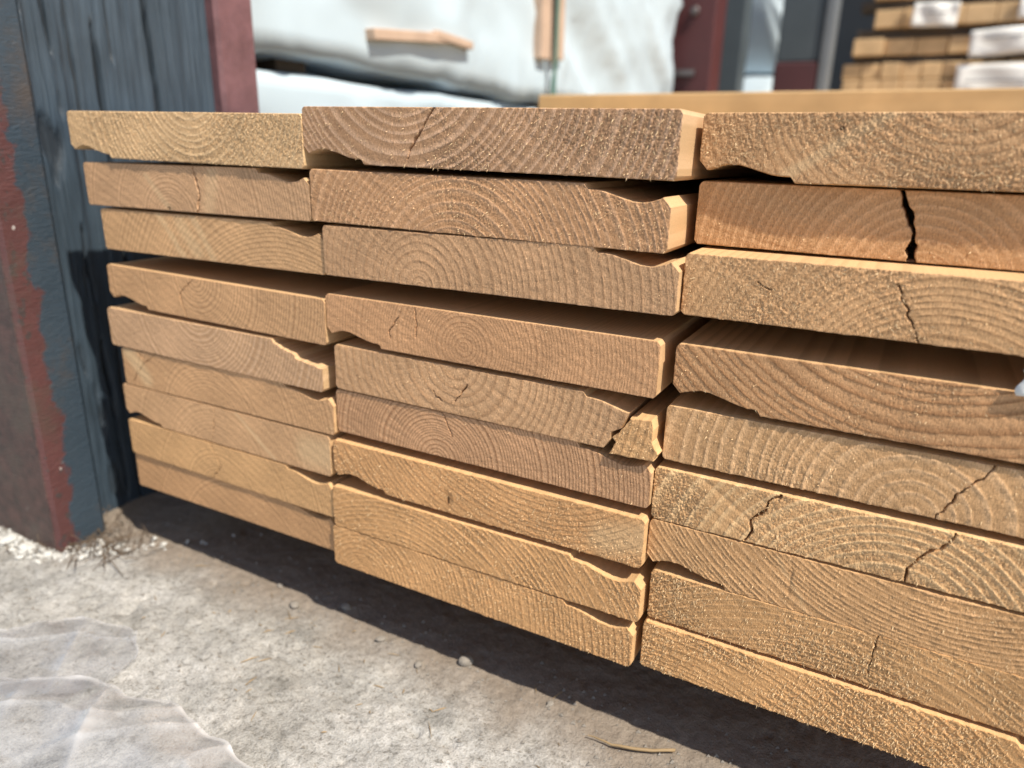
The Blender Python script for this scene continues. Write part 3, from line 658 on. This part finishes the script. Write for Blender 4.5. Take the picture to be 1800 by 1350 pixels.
def label_sheet(u0, u1, z0, z1, tilt, label, bars):
    e = empty('paper_label', ((u0 + u1) / 2, D0 - .7, (z0 + z1) / 2)); c = ((u0 + u1) / 2, D0 - .7, (z0 + z1) / 2)
    n = 14; V = []; F = []
    for i in range(n):
        for k in range(6):
            x = -.5 + i / (n - 1); z = -.5 + k / 5
            V.append((x * (u1 - u0), .18 * math.sin(x * 9 + z * 3 + u0) - .1, z * (z1 - z0)))
    for i in range(n - 1):
        for k in range(5): F.append((i * 6 + k, (i + 1) * 6 + k, (i + 1) * 6 + k + 1, i * 6 + k + 1))
    o = mesh_obj('sheet', V, F, PAPER, e, True); md = o.modifiers.new('s', 'SOLIDIFY'); md.thickness = .0006
    for (bx0, bx1, bz) in bars:
        b = box('print_line', (bx0 * (u1 - u0), -.36, bz * (z1 - z0) - .09), (bx1 * (u1 - u0), -.32, bz * (z1 - z0) + .09), INK, e, .01)
    e.rotation_euler = (0, tilt, 0)
    tag(e, label, 'label', 'paper labels on the far stack')
label_sheet(10.3, 15.2, 16.0, 18.7, .04, 'white paper label hanging on the fourth course of the far stack', [(-.2, .25, .05)])
label_sheet(17.0, 26, 12.6, 15.6, -.06, 'long white paper label slanting across the third course of the far stack', [(-.35, .1, .15)])
label_sheet(16.2, 27, 8.4, 11.6, .0, 'wide white paper label on the lowest courses of the far stack', [(-.4, .2, -.1), (.2, .4, .2)])
label_sheet(21.3, 25, 16.3, 19, .03, 'partly seen white paper label at the edge of the fourth far course', [(-.3, .3, .1)])

# ================================================================ SMALL THINGS ON THE GROUND
def gz(x, y): return GZ + float(ground_h(np.array([x]), np.array([y]))[0])
import bmesh
def stone(name, x, y, r, mat, label, cat, grp, seed, flat=.65):
    bm = bmesh.new(); bmesh.ops.create_icosphere(bm, subdivisions=3, radius=1.0)
    for v in bm.verts:
        c = np.array(v.co); n_ = 1 + .22 * float(fbm(np.array([c[0] * 1.3 + seed]), np.array([c[1] * 1.3 + c[2] * 1.7]), seed, 3)) + .12 * math.sin(3 * c[2] + seed)
        v.co = Vector((c[0] * n_ * r * 1.15, c[1] * n_ * r * .9, c[2] * n_ * r * flat)) * S
    me = bpy.data.meshes.new(name); bm.to_mesh(me); bm.free(); me.polygons.foreach_set('use_smooth', np.ones(len(me.polygons), bool)); me.materials.append(mat)
    o = bpy.data.objects.new(name, me); COL.objects.link(o); o.location = Vector((x, y, gz(x, y) + r * flat * .55)) * S; o.rotation_euler = (0, 0, seed)
    return tag(o, label, cat, grp)
for i, (x, y, r, lb) in enumerate(((3.4, .54, .13, 'small pale round pebble in the shade under the middle column'), (7.08, .30, .17, 'larger pale pebble in the shade below the lowest middle plank'), (6.2, -.3, .10, 'small stone at the edge of the shadow below the middle column'),
        (2.2, -.05, .12, 'rough stone chip at the shadow edge below the left column joint'), (4.9, .0, .10, 'little grey stone between the two pale pebbles'), (9.3, .1, .07, 'tiny stone in the shadow near the wood splinter'), (1.2, .45, .09, 'tiny stone in deep shade under the column beside the post'))):
    stone('pebble', x, y, r, STONE, lb, 'pebble', 'pebbles on the concrete', i + 3)
for i, (x, y, r, lb) in enumerate(((-7.0, -1.95, .2, 'white lime lump at the foot of the steel column, farthest left'), (-6.3, -1.9, .15, 'small white lime lump at the foot of the steel column'), (-4.6, -.75, .17, 'white lime lump between the column foot and the stack'), (-5.4, -1.75, .14, 'little white lime crumb in front of the column corner'))):
    stone('lime_lump', x, y, r, LIME, lb, 'lump', 'white lumps at the column foot', i + 33, .8)
rs = np.random.RandomState(12); V = []; F = []
for i in range(420):
    x = rs.normal(-5.6, 1.3); y = -1.75 + rs.randn() * .22 + max(0, x + 5.2) * .9; r = .025 + .09 * rs.rand() ** 3; z = gz(x, y) + r * .4; b = len(V)
    for k_ in range(6):
        a = k_ * 1.047; q = rs.uniform(.6, 1.25); V.append((x + r * q * math.cos(a), y + r * q * math.sin(a), z + r * rs.uniform(-.5, .5)))
    V.append((x + r * rs.uniform(-.3, .3), y, z + r * rs.uniform(.6, 1.1)))
    F += [(b + k_, b + (k_ + 1) % 6, b + 6) for k_ in range(6)]
tag(mesh_obj('lime_crumbs', V, F, LIME), 'white lime crumbs strewn along the foot of the column', 'crumbs', None, 'stuff')
# straw and splinter litter at the column foot, grit on the concrete
def slivers(name, N, cen, spread, Lr, wr, mat, label, seed, lift=.05):
    rs = np.random.RandomState(seed); V = []; F = []
    for i in range(N):
        x, y = cen[0] + rs.randn() * spread[0], cen[1] + rs.randn() * spread[1]; a = rs.rand() * 6.28; L = Lr[0] + (Lr[1] - Lr[0]) * rs.rand() ** 2; ww = wr * (.5 + rs.rand())
        z = gz(x, y) + .02 + lift * rs.rand(); dx, dy = math.cos(a), math.sin(a); tz = lift * rs.randn() * 1.5; cz = abs(rs.randn()) * lift
        b = len(V)
        for t, k in ((-.5, .4), (0, 1), (.5, .3)):
            px, py, pz = x + dx * L * t, y + dy * L * t, z + tz * t + (cz if t == 0 else 0)
            V += [(px - dy * ww * k, py + dx * ww * k, pz), (px + dy * ww * k, py - dx * ww * k, pz), (px, py, pz + ww * k * 1.2)]
        for s_ in (0, 3):
            for (p, q) in ((0, 1), (1, 2), (2, 0)): F.append((b + s_ + p, b + s_ + q, b + s_ + 3 + q, b + s_ + 3 + p))
    o = mesh_obj(name, V, F, mat); return tag(o, label, 'litter', None, 'stuff')
slivers('litter', 240, (-5.2, -.7), (1.0, .55), (.15, 1.3), .015, mat_simple('dry_straw', (.10, .07, .045), .85, .5, 100), 'dry straw and splinters heaped at the foot of the column', 4, .14)
slivers('splinters', 70, (4, -1.2), (5, 1.3), (.1, .5), .012, STRAW, 'tiny wood splinters scattered on the concrete', 9, .01)
rs = np.random.RandomState(5); V = []; F = []
for i in range(2600):
    x = rs.uniform(-8, 14); y = rs.uniform(-7, 1.5) if i % 2 else rs.normal(-.4, .7); r = .012 + .05 * rs.rand() ** 3; z = gz(x, y) + r * .3; b = len(V)
    for dx, dy, dz in ((1, 0, 0), (-.4, .8, .1), (-.6, -.7, 0), (.1, .1, .9)): V.append((x + dx * r * rs.uniform(.7, 1.3), y + dy * r, z + dz * r))
    F += [(b, b + 1, b + 3), (b + 1, b + 2, b + 3), (b + 2, b, b + 3)]
tag(mesh_obj('grit', V, F, STONE), 'loose grit and crumbs on the concrete', 'grit', None, 'stuff')
# single splinter
n = 14; V = []; F = []
for i in range(n):
    t = i / (n - 1); x = 10.35 + 1.62 * t; y = -.36 + .62 * t - .25 * math.sin(t * 2.6); z = gz(x, y) + .10; r = .035 * (.25 + .75 * math.sin(min(1, t * 1.3) * 1.6))
    for a in range(5): V.append((x, y + r * math.cos(a * 1.2566), z + r * math.sin(a * 1.2566)))
for i in range(n - 1):
    for a in range(5): F.append((i * 5 + a, i * 5 + (a + 1) % 5, (i + 1) * 5 + (a + 1) % 5, (i + 1) * 5 + a))
F += [tuple(range(5)), tuple((n - 1) * 5 + a for a in range(5))]
tag(mesh_obj('wood_splinter', V, F, STRAW, None, True), 'thin curved wood splinter lying in the shadow below the nearest column', 'splinter')
# clear film
def film(name, outline, seed, label, lift):
    """sheet given by two edges in ground coordinates, with folds"""
    A, B = outline; n1, n2 = 170, 120
    def along(L, t):
        L = np.array(L, float); s_ = np.linspace(0, 1, len(L)); return np.stack([np.interp(t, s_, L[:, 0]), np.interp(t, s_, L[:, 1])], 1)
    t = np.linspace(0, 1, n1); a = along(A, t); b = along(B, t); s_ = np.linspace(0, 1, n2)
    P = a[:, None, :] * (1 - s_)[None, :, None] + b[:, None, :] * s_[None, :, None]
    X, Y = P[..., 0], P[..., 1]
    jt = (1 - s_)[None, :] ** 3 * .35; X = X + jt * fbm(t * 6, t * 0 + seed, seed, 3)[:, None]; Y = Y + jt * fbm(t * 6, t * 0 + 5, seed + 2, 3)[:, None]
    H = GZ + .09 + lift(s_)[None, :] + .10 * np.abs(fbm(X * .8, Y * .8, seed, 3)) + .09 * (1 - np.abs(vn(X * .6 + Y * .5, Y * .3 - X * .1, seed + 4))) ** 5 + .06 * (1 - np.abs(vn(X * .9 - Y * .8, Y * .5, seed + 8))) ** 6
    V = np.stack([X.ravel(), Y.ravel(), H.ravel()], 1); Q = grid_faces(n1, n2)
    r1 = (1 - np.abs(vn(X * .6 + Y * .5, Y * .3 - X * .1, seed + 4))) ** 9; r2 = (1 - np.abs(vn(X * .9 - Y * .8, Y * .5, seed + 8))) ** 11; r3 = (1 - np.abs(vn(X * 2.3 - Y * .6, Y * 1.5, seed + 12))) ** 12
    bd = np.maximum(sstep(.035, .0, s_)[None, :] + 0 * X, sstep(.02, .0, 1 - t)[:, None] + 0 * X)
    cre = np.clip(.55 * r1 ** .5 + .3 * r2 ** .5 + .15 * r3 + .7 * bd, 0, 1) * (.4 + .6 * np.clip(.5 + fbm(X * 1.1, Y * 1.1, seed + 20, 3), 0, 1))
    o = fast_mesh(name, V, [Q], FILM, None, np.ones(len(Q), bool), {'crease': cre.ravel()})
    return tag(o, label, 'plastic film', 'clear film on the ground')
film('plastic_film', ([(-4.5, -4.6), (-2.8, -4.25), (-1.96, -3.2), (-.6, -2.7), (-.1, -2.75), (.35, -2.9)], [(-4.5, -8), (-2, -6.5), (-.6, -5.4), (.4, -4.9), (.9, -4.3), (.75, -3.4)]), 5, 'small flap of clear plastic film lying on the concrete above the larger sheet', lambda s: .0 * s)
film('plastic_film', ([(-6, -6.6), (-1.4, -5.15), (1.0, -4.25), (2.6, -4.0), (4.2, -4.05), (6.5, -4.6)], [(-4, -11), (-1, -11), (2, -10.5), (4, -10), (5.5, -9), (8, -8)]), 15, 'large crumpled sheet of clear plastic film in the lower left corner', lambda s: .35 * np.sin(np.clip(s * 3, 0, 1) * 3.14) * .6)
# scrap of white wrap caught on the nearest column
n1, n2 = 16, 10; V = []
for i in range(n1):
    for k in range(n2):
        t, s_ = i / (n1 - 1), k / (n2 - 1)
        V.append((15.9 + .04 * math.sin(s_ * 6) + t * 1.6 + .05 * t * s_, -.02 - .05 * math.sin(t * 2.5 + s_ * 2) * t, -2.5 - .36 * s_ + .1 * t))
F = [(i * n2 + k, (i + 1) * n2 + k, (i + 1) * n2 + k + 1, i * n2 + k + 1) for i in range(n1 - 1) for k in range(n2 - 1)]
o = mesh_obj('plastic_scrap', V, F, PAPER, None, True); md = o.modifiers.new('s', 'SOLIDIFY'); md.thickness = .0003
tag(o, 'scrap of white plastic on the nearest column, cut by the right picture edge', 'plastic scrap')
